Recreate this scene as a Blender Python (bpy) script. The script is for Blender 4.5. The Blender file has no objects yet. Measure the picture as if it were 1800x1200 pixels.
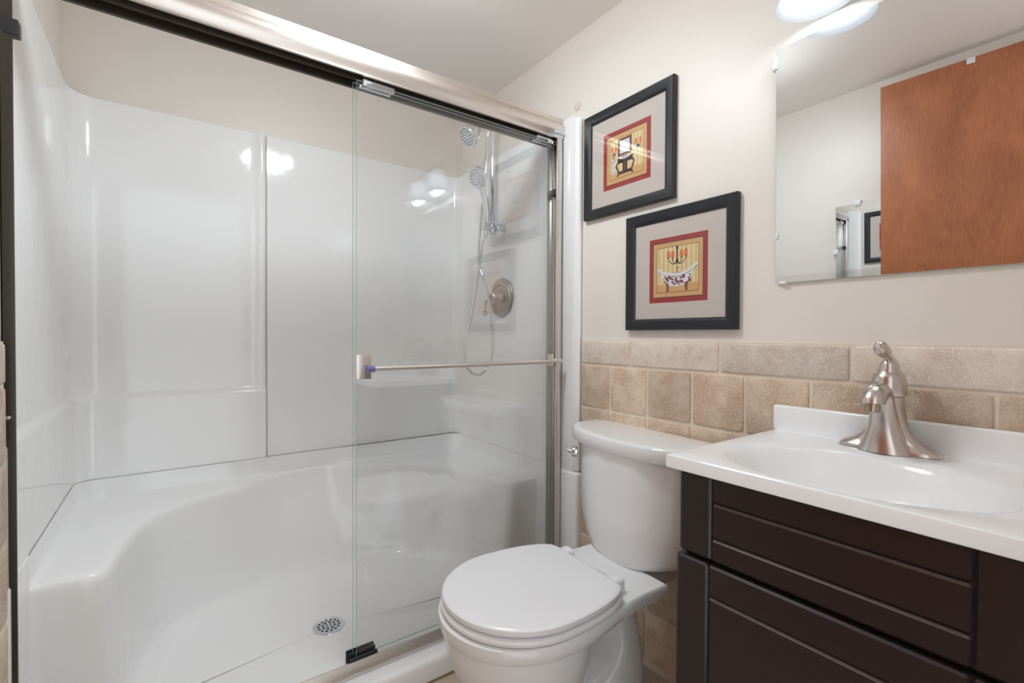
import bpy, bmesh, math, random
from mathutils import Vector, Matrix
random.seed(7)
S = bpy.context.scene
C = S.collection
H = 1.06                      # camera height above the bathroom floor
PI = math.pi

# ------------------------------------------------------------------ camera
f_px, yaw, pit, rol = 836.74, 0.624201, -0.0129486, 0.0044657
cam_d = bpy.data.cameras.new('camera')
cam = bpy.data.objects.new('camera', cam_d); C.objects.link(cam)
cam_d.sensor_fit = 'HORIZONTAL'; cam_d.sensor_width = 36.0
cam_d.lens = 36.0 * f_px / 1800.0
cam_d.clip_start = 0.02
cy, sy, cp, sp, cr, sr = math.cos(yaw), math.sin(yaw), math.cos(pit), math.sin(pit), math.cos(rol), math.sin(rol)
fw = Vector((sy*cp, cy*cp, sp))
right0 = Vector((cy, -sy, 0)); up0 = Vector((-sy*sp, -cy*sp, cp))
rt = right0*cr + up0*sr; up = up0*cr - right0*sr
M = Matrix((rt, up, -fw)).transposed().to_4x4()
M.translation = Vector((0, 0, H))
cam.matrix_world = M
S.camera = cam

# ------------------------------------------------------------------ world light and exposure
w = bpy.data.worlds.new('doorway_fill'); S.world = w
w.use_nodes = True
wb = w.node_tree.nodes['Background']
wb.inputs[0].default_value = (0.92, 0.98, 1.02, 1); wb.inputs[1].default_value = 1.4  # even fill added through the open doorway
BULB = 16.0          # the two bulbs of the vanity light
DOME = 52.0          # the flush ceiling light, out of frame above the toilet
S.view_settings.view_transform = 'Standard'
S.view_settings.look = 'None'
S.view_settings.exposure = 0.27
S.view_settings.gamma = 1.0
S.view_settings.use_curve_mapping = False
S.cycles.max_bounces = 16
S.cycles.transparent_max_bounces = 24
S.cycles.diffuse_bounces = 8
S.cycles.glossy_bounces = 10
S.cycles.use_denoising = True
S.cycles.sample_clamp_indirect = 8.0
S.cycles.caustics_reflective = False
S.cycles.caustics_refractive = False

# ------------------------------------------------------------------ materials
def srgb(r, g, b):
    f = lambda c: (c/12.92 if c <= 0.04045 else ((c+0.055)/1.055)**2.4)
    return (f(r/255), f(g/255), f(b/255), 1)

def mat(name, col, rough=0.5, metal=0.0, spec=0.5, coat=0.0, vary=0.0, vscale=8.0, bump=0.0, bscale=200.0, stretch=None, ior=1.5):
    m = bpy.data.materials.new(name); m.use_nodes = True
    nt = m.node_tree; b = nt.nodes['Principled BSDF']
    b.inputs['Base Color'].default_value = col
    b.inputs['Roughness'].default_value = rough
    b.inputs['Metallic'].default_value = metal
    b.inputs['IOR'].default_value = ior
    b.inputs['Specular IOR Level'].default_value = spec
    b.inputs['Coat Weight'].default_value = coat
    b.inputs['Coat Roughness'].default_value = 0.05
    tc = nt.nodes.new('ShaderNodeTexCoord')
    src = tc.outputs['Object']
    if stretch:
        mp = nt.nodes.new('ShaderNodeMapping'); mp.inputs['Scale'].default_value = stretch
        nt.links.new(src, mp.inputs['Vector']); src = mp.outputs['Vector']
    n = nt.nodes.new('ShaderNodeTexNoise'); n.inputs['Scale'].default_value = vscale; n.inputs['Detail'].default_value = 5
    nt.links.new(src, n.inputs['Vector'])
    mx = nt.nodes.new('ShaderNodeMix'); mx.data_type = 'RGBA'
    mx.inputs[6].default_value = tuple(c*(1-vary) for c in col[:3]) + (1,)
    mx.inputs[7].default_value = tuple(min(1, c*(1+vary)) for c in col[:3]) + (1,)
    nt.links.new(n.outputs['Fac'], mx.inputs[0]); nt.links.new(mx.outputs[2], b.inputs['Base Color'])
    if bump:
        n2 = nt.nodes.new('ShaderNodeTexNoise'); n2.inputs['Scale'].default_value = bscale; n2.inputs['Detail'].default_value = 3
        nt.links.new(src, n2.inputs['Vector'])
        bp = nt.nodes.new('ShaderNodeBump'); bp.inputs['Strength'].default_value = bump; bp.inputs['Distance'].default_value = 0.002
        nt.links.new(n2.outputs['Fac'], bp.inputs['Height']); nt.links.new(bp.outputs['Normal'], b.inputs['Normal'])
    return m

def glass_mat(name, tint, refl=1.0):
    m = bpy.data.materials.new(name); m.use_nodes = True
    nt = m.node_tree; nt.nodes.clear()
    out = nt.nodes.new('ShaderNodeOutputMaterial')
    tr = nt.nodes.new('ShaderNodeBsdfTransparent'); tr.inputs[0].default_value = tint
    gl = nt.nodes.new('ShaderNodeBsdfGlossy'); gl.inputs['Roughness'].default_value = 0.0
    gl.inputs[0].default_value = (refl, refl, refl, 1)
    geo = nt.nodes.new('ShaderNodeNewGeometry')
    ior = nt.nodes.new('ShaderNodeMix'); ior.data_type = 'FLOAT'
    ior.inputs[2].default_value = 1.56; ior.inputs[3].default_value = 1/1.56
    nt.links.new(geo.outputs['Backfacing'], ior.inputs[0])
    fr = nt.nodes.new('ShaderNodeFresnel'); nt.links.new(ior.outputs[0], fr.inputs['IOR'])
    mx = nt.nodes.new('ShaderNodeMixShader')
    nt.links.new(fr.outputs[0], mx.inputs[0]); nt.links.new(tr.outputs[0], mx.inputs[1]); nt.links.new(gl.outputs[0], mx.inputs[2])
    nt.links.new(mx.outputs[0], out.inputs[0])
    return m

def emit_mat(name, col, s):
    m = bpy.data.materials.new(name); m.use_nodes = True
    b = m.node_tree.nodes['Principled BSDF']
    b.inputs['Base Color'].default_value = (0.9, 0.9, 0.9, 1)
    b.inputs['Emission Color'].default_value = col; b.inputs['Emission Strength'].default_value = s
    return m

def shade_mat(name):
    m = bpy.data.materials.new(name); m.use_nodes = True
    nt = m.node_tree; nt.nodes.clear()
    out = nt.nodes.new('ShaderNodeOutputMaterial')
    tl = nt.nodes.new('ShaderNodeBsdfTranslucent'); tl.inputs[0].default_value = (0.70, 0.715, 0.73, 1)
    df = nt.nodes.new('ShaderNodeBsdfDiffuse'); df.inputs[0].default_value = (0.70, 0.715, 0.73, 1)
    tp = nt.nodes.new('ShaderNodeBsdfTransparent'); tp.inputs[0].default_value = (0.12, 0.12, 0.12, 1)
    m1 = nt.nodes.new('ShaderNodeMixShader'); m1.inputs[0].default_value = 0.5
    m2 = nt.nodes.new('ShaderNodeMixShader'); m2.inputs[0].default_value = 0.12
    nt.links.new(tl.outputs[0], m1.inputs[1]); nt.links.new(df.outputs[0], m1.inputs[2])
    nt.links.new(m1.outputs[0], m2.inputs[1]); nt.links.new(tp.outputs[0], m2.inputs[2])
    nt.links.new(m2.outputs[0], out.inputs[0])
    return m

def tile_mat(name, c1, c2, c3, pit):
    m = bpy.data.materials.new(name); m.use_nodes = True
    nt = m.node_tree; b = nt.nodes['Principled BSDF']; L = nt.links.new
    tc = nt.nodes.new('ShaderNodeTexCoord'); geo = nt.nodes.new('ShaderNodeNewGeometry')
    off = nt.nodes.new('ShaderNodeVectorMath'); off.operation = 'SCALE'; off.inputs[0].default_value = (7.3, 3.1, 5.7)
    L(geo.outputs['Random Per Island'], off.inputs['Scale'])
    add = nt.nodes.new('ShaderNodeVectorMath'); L(tc.outputs['Object'], add.inputs[0]); L(off.outputs[0], add.inputs[1])
    n1 = nt.nodes.new('ShaderNodeTexNoise'); n1.inputs['Scale'].default_value = 14; n1.inputs['Detail'].default_value = 7; n1.inputs['Roughness'].default_value = 0.65
    L(add.outputs[0], n1.inputs['Vector'])
    r = nt.nodes.new('ShaderNodeValToRGB'); r.color_ramp.elements[0].position = 0.38; r.color_ramp.elements[1].position = 0.62
    r.color_ramp.elements[0].color = c1; r.color_ramp.elements[1].color = c2
    L(n1.outputs['Fac'], r.inputs[0])
    n2 = nt.nodes.new('ShaderNodeTexNoise'); n2.inputs['Scale'].default_value = 230; n2.inputs['Detail'].default_value = 4
    L(add.outputs[0], n2.inputs['Vector'])
    r2 = nt.nodes.new('ShaderNodeValToRGB'); r2.color_ramp.elements[0].position = 0.52; r2.color_ramp.elements[1].position = 0.66
    L(n2.outputs['Fac'], r2.inputs[0])
    mx = nt.nodes.new('ShaderNodeMix'); mx.data_type = 'RGBA'; L(r2.outputs[0], mx.inputs[0]); L(r.outputs[0], mx.inputs[6]); mx.inputs[7].default_value = c3
    # per tile value
    mr = nt.nodes.new('ShaderNodeMapRange'); mr.inputs['To Min'].default_value = 0.86; mr.inputs['To Max'].default_value = 1.12
    L(geo.outputs['Random Per Island'], mr.inputs['Value'])
    sc = nt.nodes.new('ShaderNodeVectorMath'); sc.operation = 'SCALE'; L(mx.outputs[2], sc.inputs[0]); L(mr.outputs[0], sc.inputs['Scale'])
    # dark pits of the tumbled stone
    n3 = nt.nodes.new('ShaderNodeTexNoise'); n3.inputs['Scale'].default_value = 45; n3.inputs['Detail'].default_value = 6; n3.inputs['Roughness'].default_value = 0.75
    L(add.outputs[0], n3.inputs['Vector'])
    r3 = nt.nodes.new('ShaderNodeValToRGB'); r3.color_ramp.elements[0].position = 0.33; r3.color_ramp.elements[1].position = 0.39
    r3.color_ramp.elements[0].color = (pit, pit, pit, 1)
    L(n3.outputs['Fac'], r3.inputs[0])
    mu = nt.nodes.new('ShaderNodeVectorMath'); mu.operation = 'MULTIPLY'; L(sc.outputs[0], mu.inputs[0]); L(r3.outputs[0], mu.inputs[1])
    L(mu.outputs[0], b.inputs['Base Color'])
    b.inputs['Roughness'].default_value = 0.55
    bp = nt.nodes.new('ShaderNodeBump'); bp.inputs['Strength'].default_value = 0.5; bp.inputs['Distance'].default_value = 0.002
    L(n3.outputs['Fac'], bp.inputs['Height']); L(bp.outputs['Normal'], b.inputs['Normal'])
    return m

def wood_mat(name):
    m = bpy.data.materials.new(name); m.use_nodes = True
    nt = m.node_tree; b = nt.nodes['Principled BSDF']; L = nt.links.new
    tc = nt.nodes.new('ShaderNodeTexCoord')
    mp = nt.nodes.new('ShaderNodeMapping'); mp.inputs['Scale'].default_value = (22, 22, 1.2); L(tc.outputs['Object'], mp.inputs['Vector'])
    n = nt.nodes.new('ShaderNodeTexNoise'); n.inputs['Scale'].default_value = 16; n.inputs['Detail'].default_value = 8; n.inputs['Roughness'].default_value = 0.7
    L(mp.outputs[0], n.inputs['Vector'])
    mp2 = nt.nodes.new('ShaderNodeMapping'); mp2.inputs['Scale'].default_value = (3, 3, 1.6); L(tc.outputs['Object'], mp2.inputs['Vector'])
    n2 = nt.nodes.new('ShaderNodeTexNoise'); n2.inputs['Scale'].default_value = 1.6; n2.inputs['Distortion'].default_value = 1.2; L(mp2.outputs[0], n2.inputs['Vector'])
    ad = nt.nodes.new('ShaderNodeMath'); ad.operation = 'MULTIPLY_ADD'; L(n2.outputs['Fac'], ad.inputs[0]); ad.inputs[1].default_value = 0.6; L(n.outputs['Fac'], ad.inputs[2])
    r = nt.nodes.new('ShaderNodeValToRGB'); r.color_ramp.elements[0].position = 0.5; r.color_ramp.elements[1].position = 1.1
    r.color_ramp.elements[0].color = srgb(142, 78, 50); r.color_ramp.elements[1].color = srgb(188, 118, 80)
    L(ad.outputs[0], r.inputs[0]); L(r.outputs[0], b.inputs['Base Color'])
    b.inputs['Roughness'].default_value = 0.32
    return m

MT = {
 'paint': mat('beige_wall_paint', srgb(232, 225, 217), 0.42, vary=0.015, vscale=3, bump=0.12, bscale=140),
 'ceil': mat('ceiling_paint', srgb(246, 240, 234), 0.7, vary=0.01),
 'floor': mat('floor_stone_tile', srgb(190, 174, 156), 0.4, vary=0.12, vscale=6),
 'acrylic': mat('white_gloss_acrylic', srgb(243, 243, 243), 0.08, vary=0.006, vscale=2, bump=0.8, bscale=7),
 'porcelain': mat('white_porcelain', srgb(234, 234, 234), 0.05, vary=0.005, vscale=3),
 'seat': mat('white_seat_plastic', srgb(238, 238, 240), 0.22, vary=0.004),
 'marble': mat('white_cultured_marble', srgb(245, 246, 247), 0.12, vary=0.008, vscale=5),
 'nickel': mat('brushed_nickel', srgb(226, 217, 210), 0.3, 1.0, vary=0.08, vscale=14, stretch=(1, 30, 30)),
 'nickel_v': mat('brushed_nickel_upright', srgb(220, 212, 206), 0.3, 1.0, vary=0.08, vscale=14, stretch=(30, 30, 1)),
 'faucet': mat('satin_nickel', srgb(206, 196, 191), 0.24, 1.0, vary=0.06, vscale=30),
 'chrome': mat('polished_chrome', srgb(214, 218, 222), 0.06, 1.0, vary=0.02),
 'pewter': mat('aged_nickel', srgb(176, 163, 150), 0.28, 1.0, vary=0.18, vscale=22),
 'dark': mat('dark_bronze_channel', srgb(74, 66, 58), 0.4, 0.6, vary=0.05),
 'black': mat('black_rubber', srgb(38, 40, 46), 0.45, vary=0.05),
 'frame': mat('black_painted_wood', srgb(30, 32, 36), 0.33, vary=0.15, vscale=12, stretch=(1, 4, 4)),
 'matb': mat('cream_mat_board', srgb(220, 208, 200), 0.8, vary=0.01),
 'espresso': mat('espresso_painted_wood', srgb(43, 33, 33), 0.30, vary=0.10, vscale=40, stretch=(1, 1, 6)),
 'lit_edge': mat('espresso_lit_edge', srgb(92, 78, 75), 0.35, vary=0.2, vscale=120),  # paler espresso that paints in the light caught by upward groove edges
 'cab_in': mat('cabinet_interior', srgb(20, 16, 15), 0.7, vary=0.05),
 'grout': mat('pale_grout', srgb(228, 214, 199), 0.85, vary=0.04, vscale=60, bump=0.3),
 'mirror': mat('silvered_mirror', srgb(236, 238, 238), 0.0, 1.0),
 'mirror_edge': mat('mirror_glass_edge', srgb(196, 222, 212), 0.1, vary=0.02),
 'clip': mat('clear_white_plastic', srgb(232, 234, 236), 0.2, vary=0.02),
 'plate': mat('ivory_switch_plastic', srgb(236, 234, 226), 0.3, vary=0.01),
 'slot': mat('dark_slot', srgb(60, 58, 54), 0.6),
 'wood': wood_mat('reddish_veneer'),
 'brass': mat('brass_knob', srgb(190, 160, 96), 0.25, 1.0, vary=0.03),
 'glass': glass_mat('shower_glass', (0.991, 0.995, 0.996, 1)),
 'pic_glass': glass_mat('picture_glass', (0.99, 0.99, 0.99, 1), 0.45),
 'glass_edge': mat('green_glass_edge', srgb(172, 196, 192), 0.15, vary=0.05),
 'shade': shade_mat('frosted_glass_shade'),
 'bulb': emit_mat('lit_bulb', (0.90, 0.97, 1.03, 1), BULB),
 'dome': emit_mat('lit_diffuser', (0.88, 0.96, 1.01, 1), DOME),
 'purple': mat('clear_violet_plastic', srgb(120, 112, 168), 0.15, vary=0.2, vscale=60),
 'badge': mat('silver_blue_badge', srgb(206, 222, 240), 0.3, 0.3, vary=0.05, vscale=90),
 'stamp': mat('grey_stamp_ink', srgb(186, 186, 186), 0.6),
 'tile_light': tile_mat('tumbled_travertine_pale', srgb(208, 190, 173), srgb(228, 215, 202), srgb(235, 225, 214), 0.66),
 'tile_tan': tile_mat('tumbled_travertine_tan', srgb(190, 163, 138), srgb(216, 196, 174), srgb(224, 207, 188), 0.68),
 'caulk': mat('brown_caulk', srgb(120, 96, 76), 0.7),
}

# ------------------------------------------------------------------ mesh helpers
def new(): return bmesh.new()

def merge(dst, src):
    me = bpy.data.meshes.new('tmp'); src.to_mesh(me); src.free()
    dst.from_mesh(me); bpy.data.meshes.remove(me)

def box(bm, x0, x1, y0, y1, z0, z1, bev=0.0, seg=2, mi=0):
    t = bmesh.new()
    bmesh.ops.create_cube(t, size=1)
    for v in t.verts:
        v.co = Vector((x0+(v.co.x+.5)*(x1-x0), y0+(v.co.y+.5)*(y1-y0), z0+(v.co.z+.5)*(z1-z0)))
    if bev > 0:
        bmesh.ops.bevel(t, geom=t.edges[:], offset=bev, segments=seg, profile=0.5, affect='EDGES')
    for f in t.faces: f.material_index = mi
    merge(bm, t); return bm

def loft(bm, rings, cap0=True, cap1=True, closed=True, mi=0):
    vs = [[bm.verts.new(p) for p in r] for r in rings]
    n = len(rings[0])
    for a, b in zip(vs[:-1], vs[1:]):
        for i in range(n if closed else n-1):
            j = (i+1) % n
            try: bm.faces.new((a[i], a[j], b[j], b[i])).material_index = mi
            except ValueError: pass
    if cap0: bm.faces.new(vs[0][::-1]).material_index = mi
    if cap1: bm.faces.new(vs[-1]).material_index = mi
    return vs

def frame_of(d):
    d = Vector(d).normalized()
    a = Vector((0, 0, 1)) if abs(d.z) < 0.9 else Vector((1, 0, 0))
    u = d.cross(a).normalized(); v = d.cross(u).normalized()
    return d, u, v

def lathe(bm, base, axis, prof, seg=32, cap0=True, cap1=True, lobes=0, amp=0, mi=0):
    d, u, v = frame_of(axis); base = Vector(base)
    rings = []
    for r, h in prof:
        ring = []
        for i in range(seg):
            a = 2*PI*i/seg
            rr = r*(1+amp*math.cos(lobes*a)) if lobes else r
            ring.append(base + d*h + (u*math.cos(a) + v*math.sin(a))*max(rr, 1e-5))
        rings.append(ring)
    loft(bm, rings, cap0, cap1, True, mi)
    return bm

def smooth_path(pts, n=8):
    pts = [Vector(p) for p in pts]
    out = []
    P = [pts[0]*2-pts[1]] + pts + [pts[-1]*2-pts[-2]]
    for i in range(1, len(P)-2):
        for k in range(n):
            t = k/n
            out.append(0.5*((2*P[i]) + (P[i+1]-P[i-1])*t + (2*P[i-1]-5*P[i]+4*P[i+1]-P[i+2])*t*t + (3*P[i]-P[i-1]-3*P[i+1]+P[i+2])*t**3))
    out.append(pts[-1]); return out

def tube(bm, pts, r, seg=12, flat=1.0, mi=0):
    pts = [Vector(p) for p in pts]
    n = len(pts)
    rad = r if callable(r) else (lambda t: r)
    rings = []; u = None
    for i, p in enumerate(pts):
        d = (pts[min(i+1, n-1)]-pts[max(i-1, 0)]).normalized()
        if u is None: _, u, v = frame_of(d)
        else:
            u = (u - d*u.dot(d)).normalized()
        v = d.cross(u)
        q = rad(i/max(1, n-1))
        rings.append([p + u*math.cos(2*PI*k/seg)*q + v*math.sin(2*PI*k/seg)*q*flat for k in range(seg)])
    loft(bm, rings, mi=mi); return bm

def obj(name, bm, material, parent=None, smooth=True, ang=40, root=None):
    """Link a bmesh given in world coordinates; a child's vertices are stored relative to its root's location."""
    bmesh.ops.recalc_face_normals(bm, faces=bm.faces[:])
    me = bpy.data.meshes.new(name)
    if parent is not None:
        r = parent; off = Vector((0, 0, 0))
        while r is not None:
            off += r.location; r = r.parent
        bmesh.ops.translate(bm, verts=bm.verts[:], vec=-off)
    bm.to_mesh(me); bm.free()
    for m in (material if isinstance(material, (list, tuple)) else [material]):
        me.materials.append(m)
    if smooth:
        me.shade_smooth(); me.set_sharp_from_angle(angle=math.radians(ang))
    o = bpy.data.objects.new(name, me); C.objects.link(o)
    if parent is not None: o.parent = parent
    return o

def thing(name, label, cat, loc, group=None):
    o = bpy.data.objects.new(name, None); C.objects.link(o)
    o.empty_display_size = 0.05
    o.location = Vector(loc); o['label'] = label; o['category'] = cat
    if group: o['group'] = group
    return o

def tag(o, label, cat, group=None):
    o['label'] = label; o['category'] = cat
    if group: o['group'] = group
    return o

def struct(name, bm, m, parent=None, smooth=False):
    o = obj(name, bm, m, parent, smooth)
    if parent is None: o['kind'] = 'structure'
    return o

def sstep(a, b, x):
    t = max(0, min(1, (x-a)/(b-a))); return t*t*(3-2*t)

# ------------------------------------------------------------------ room shell
WX, LX, BY, FY, CZ = 1.25, -0.29, 2.21, -0.12, H+1.133
struct('floor', box(new(), LX-.1, WX+.1, FY-.1, BY+.1, -.1, 0), MT['floor'])
struct('ceiling', box(new(), LX-.1, WX+.1, FY-.1, BY+.1, CZ, CZ+.1), MT['ceil'])
struct('wall_right', box(new(), WX, WX+.1, FY-.1, BY+.1, 0, CZ), MT['paint'])
LXR = -.276             # face of the left wall in front of the shower recess
wl = box(new(), LX-.1, LX, FY-.1, BY+.1, 0, CZ)
box(wl, LX-.05, LXR, FY-.1, 1.3485, .0, CZ)
struct('wall_left', wl, MT['paint'])
struct('wall_back', box(new(), LX, WX, BY, BY+.1, 0, CZ), MT['paint'])
wf = new()
box(wf, .50, WX, FY-.1, FY, 0, CZ)
box(wf, LXR, .50, FY-.1, FY, 2.15, CZ)
struct('wall_front', wf, MT['paint'])

# tumbled stone wainscot: grout bed, one row of long border tiles over square tiles
wt = new()
TX = 1.235; ty1 = 1.279
box(wt, TX+.004, WX-.0005, FY+.001, ty1, 0.0005, H-.0165, mi=0)
def stone(y0, y1, z0, z1, mi):
    g = .0041
    y0, y1, z0, z1 = y0+g, y1-g, z0+g, z1-g
    if y1-y0 < .012 or z1-z0 < .012: return
    t = bmesh.new(); n = 7
    # worn, slightly wavy outline
    ring = []
    per = []
    for a, b in (((y0, z0), (y1, z0)), ((y1, z0), (y1, z1)), ((y1, z1), (y0, z1)), ((y0, z1), (y0, z0))):
        for k in range(10):
            q = k/10; per.append((a[0]+(b[0]-a[0])*q, a[1]+(b[1]-a[1])*q))
    cyy, czz = (y0+y1)/2, (z0+z1)/2
    hy, hz = (y1-y0)/2, (z1-z0)/2
    rc = .006
    outl = []
    for (y, z) in per:
        dy = max(0, abs(y-cyy)-(hy-rc)); dz = max(0, abs(z-czz)-(hz-rc))
        k = math.hypot(dy, dz)
        if k > rc:
            y -= math.copysign(dy*(1-rc/k), y-cyy); z -= math.copysign(dz*(1-rc/k), z-czz)
        j = random.uniform(-.0010, .0006)
        outl.append((y + math.copysign(j, y-cyy)*(abs(y-cyy) > hy*.9), z + math.copysign(j, z-czz)*(abs(z-czz) > hz*.9)))
    def inset(d):
        return [(cyy+(y-cyy)*(1-d/hy), czz+(z-czz)*(1-d/hz)) for y, z in outl]
    rings = []
    for d, x in ((0, TX+.006), (0, TX+.003), (.0012, TX+.0008), (.004, TX)):
        rings.append([Vector((x, y, z)) for y, z in inset(d)])
    loft(t, rings, cap0=False, cap1=True, mi=mi)
    merge(wt, t)
zt = H-.016; zb = H-.103
y = ty1
for yy in (1.046, .733, .420, .107, FY+.002):
    stone(yy, y, zb, zt, 1); y = yy
z1 = zb; k = 0
while z1 > .01:
    z0 = max(.002, z1-.156)
    y = ty1
    for yy in (1.137, .978, .819, .661, .502, .345, .188, .030, FY+.002):
        stone(yy, y, z0, z1, 2); y = yy
    z1 = z0
o = obj('trim_1', wt, [MT['grout'], MT['tile_light'], MT['tile_tan']], ang=50); o['kind'] = 'structure'
# the same wainscot on the left wall, between the door's edge and the shower stall
wt = new(); t0 = .84
box(wt, WX+.0005, WX+.0105, t0, 1.3475, 0.0005, H-.0165, mi=0)
wt_real, TXr = wt, TX
TX = WX-.0035
y = 1.3475
for yy in (1.05, t0): stone(yy, y, zb, zt, 1); y = yy
z1 = zb
while z1 > .01:
    z0 = max(.002, z1-.156); y = 1.3475
    for yy in (1.15, .995, t0): stone(yy, y, z0, z1, 2); y = yy
    z1 = z0
for v in wt.verts: v.co.x = LXR + (WX+.0105-v.co.x) + .0005
o = obj('trim_2', wt, [MT['grout'], MT['tile_light'], MT['tile_tan']], ang=50); o['kind'] = 'structure'

# ------------------------------------------------------------------ shower stall
YF = 1.285
stall = thing('shower_stall', 'white glossy acrylic shower stall with moulded corner benches behind the glass doors', 'shower stall', (.48, 1.75, 0))
ZS = H-.509            # seam between the base and the wall panels
ZT = H+.818            # top of the wall panels

def arc_path(pts_corner, r, n=8):
    a, c, b = [Vector((p[0], p[1], 0)) for p in pts_corner]
    d1 = (a-c).normalized(); d2 = (b-c).normalized()
    ctr = c + d1*r + d2*r
    out = []
    for k in range(n+1):
        t = k/n*PI/2
        out.append(ctr - d2*r*math.cos(t) - d1*r*math.sin(t))
    return out

def line_pts(a, b, n):
    a = Vector((a[0], a[1], 0)); b = Vector((b[0], b[1], 0))
    return [a.lerp(b, i/n) for i in range(n)]

def wall_sheet(path, offs, z0, z1, nz, thick=.005):
    """Sheet standing on a plan path; offs(i, p, z) moves it into the stall along the inward normal."""
    n = len(path); nrm = []
    for i in range(n):
        d = (path[min(i+1, n-1)]-path[max(i-1, 0)]).normalized()
        nrm.append(Vector((d.y, -d.x, 0)))
    bm = new()
    zs = [z0+(z1-z0)*j/nz for j in range(nz+1)]
    zs = sorted(set(zs + [H-.245+.0045*k for k in range(12)] + [ZS+.0002, ZS+.0006, ZS+.0030, ZS+.0034]))
    zs = [z for z in zs if z0 <= z <= z1]
    inn = [[path[i] + nrm[i]*offs(i, path[i], z) + Vector((0, 0, z)) for i in range(n)] for z in zs]
    out = [[path[i] - nrm[i]*thick + Vector((0, 0, z)) for i in range(n)] for z in zs]
    A = [[bm.verts.new(p) for p in r] for r in inn]; B = [[bm.verts.new(p) for p in r] for r in out]
    for G in (A, B):
        for a, b in zip(G[:-1], G[1:]):
            for i in range(n-1): bm.faces.new((a[i], a[i+1], b[i+1], b[i]))
    m = len(zs)
    for i in range(n-1):
        bm.faces.new((A[0][i], A[0][i+1], B[0][i+1], B[0][i])); bm.faces.new((A[-1][i], A[-1][i+1], B[-1][i+1], B[-1][i]))
    for j in range(m-1):
        bm.faces.new((A[j][0], A[j+1][0], B[j+1][0], B[j][0])); bm.faces.new((A[j][-1], A[j+1][-1], B[j+1][-1], B[j][-1]))
    return bm

# left + back-left panel: recessed above a moulded ledge, framed by a rib at its right end
pl = line_pts((-.272, 1.352), (-.272, 2.13), 14) + arc_path([(-.272, 1.352), (-.272, 2.2), (.3, 2.2)], .07, 10)
pl += line_pts((-.2, 2.2), (.27, 2.2), 12)[1:] + [Vector((x, 2.2, 0)) for x in (.27, .28, .288, .294, .30, .306, .311, .316, .320, .323)]
def left_off(i, p, z):
    led = 1-sstep(H-.236, H-.208, z)
    k = .008 + .008*sstep(-.27, -.2, p.x) if p.y > 2.1 else .008
    rib = sstep(.284, .306, p.x)*(1-.5*sstep(.316, .323, p.x)) if p.y > 2.15 else 0
    d = max(led*k, rib*.013)
    return d - (.007 if ZS+.0004 < z < ZS+.0032 and p.y > 1.9 else 0)     # caulk groove along the seam
wp = obj('wall_panel', wall_sheet(pl, left_off, ZS-.012, ZT, 12), MT['acrylic'], stall, ang=50)
wp['label'] = 'recessed left panel with a moulded ledge'
# right + back-right panel, flat
pr = line_pts((.330, 2.2), (1.19, 2.2), 6) + arc_path([(.33, 2.2), (1.225, 2.2), (1.225, YF)], .035, 8) + [Vector((1.225, YF+.02, 0))]
wp2 = wall_sheet(pr, lambda i, p, z: .002, ZS+.0006, ZT, 4)
box(wp2, 1.2265, 1.2485, YF, YF+.052, ZS+.0006, ZT-.008, .011, 4)
obj('wall_panel', wp2, MT['acrylic'], stall, ang=50)
# base: floor basin, benches, curb
xc = .48
Th = [(-.262, 1.512), (-.20, 1.512), (-.155, 1.513), (-.130, 1.525), (-.116, 1.56), (-.105, 1.64), (-.085, 1.75), (-.045, 1.88), (.03, 1.97), (.12, 2.025), (.21, 2.068), (.30, 2.125), (.38, 2.17), (.48, 2.18)]
Bh = [(-.262, 1.522), (-.19, 1.523), (-.145, 1.526), (-.118, 1.54), (-.103, 1.575), (-.09, 1.65), (-.068, 1.75), (-.025, 1.855), (.045, 1.93), (.13, 1.98), (.22, 2.008), (.30, 2.025), (.39, 2.034), (.48, 2.036)]
Oh = [(-.262, 1.512), (-.262, 1.54), (-.262, 1.58), (-.262, 1.63), (-.262, 1.70), (-.262, 1.79), (-.262, 1.91), (-.262, 2.06), (-.245, 2.172), (-.08, 2.1815), (.08, 2.1815), (.22, 2.1815), (.36, 2.194), (.48, 2.194)]
def full(h):
    h = smooth_path([(x, y, 0) for x, y in h], 5)
    return h + [Vector((2*xc-p.x, p.y, 0)) for p in h[-2::-1]]
T, B, O = full(Th), full(Bh), full(Oh)
for L_ in (T, B, O):
    for p in L_: p.x = min(max(p.x, -.262), 1.222); p.y = min(p.y, 2.194)
zb_, zfl = H-.58, H-.955
def ring(fn): return [fn(i) for i in range(len(T))]
def dirTO(i):
    d = O[i]-T[i]; l = d.length
    return (d/l if l > 1e-6 else Vector((0, 1, 0))), l
def up_(p, z): return Vector((p.x, p.y, z))
rg = []
rg.append(ring(lambda i: up_(B[i].lerp(Vector((xc, 1.7, 0)), .10), zfl-.012)))
rg.append(ring(lambda i: up_(B[i].lerp(Vector((xc, 1.7, 0)), .035), zfl)))
rg.append(ring(lambda i: up_(B[i], zfl+.02)))
rg.append(ring(lambda i: up_(B[i].lerp(T[i], .10), zfl+.055)))
for q in (.3, .55, .8): rg.append(ring(lambda i: up_(B[i].lerp(T[i], q), zfl+.055+(zb_-.03-zfl-.055)*q)))
rg.append(ring(lambda i: up_(T[i], zb_-.028)))
for a, dz in ((.003, -.016), (.009, -.007), (.018, -.002), (.032, 0)):
    rg.append(ring(lambda i: up_(T[i] + dirTO(i)[0]*min(a, dirTO(i)[1]*a/.034), zb_+dz)))
rg.append(ring(lambda i: up_(T[i].lerp(O[i], .75) if dirTO(i)[1] > .04 else O[i].lerp(T[i], .02), zb_)))
rg.append(ring(lambda i: up_(O[i].lerp(T[i], .02), zb_+.008)))
rg.append(ring(lambda i: up_(O[i], zb_+.03)))
rg.append(ring(lambda i: up_(O[i], ZS)))
bs = new()
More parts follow.
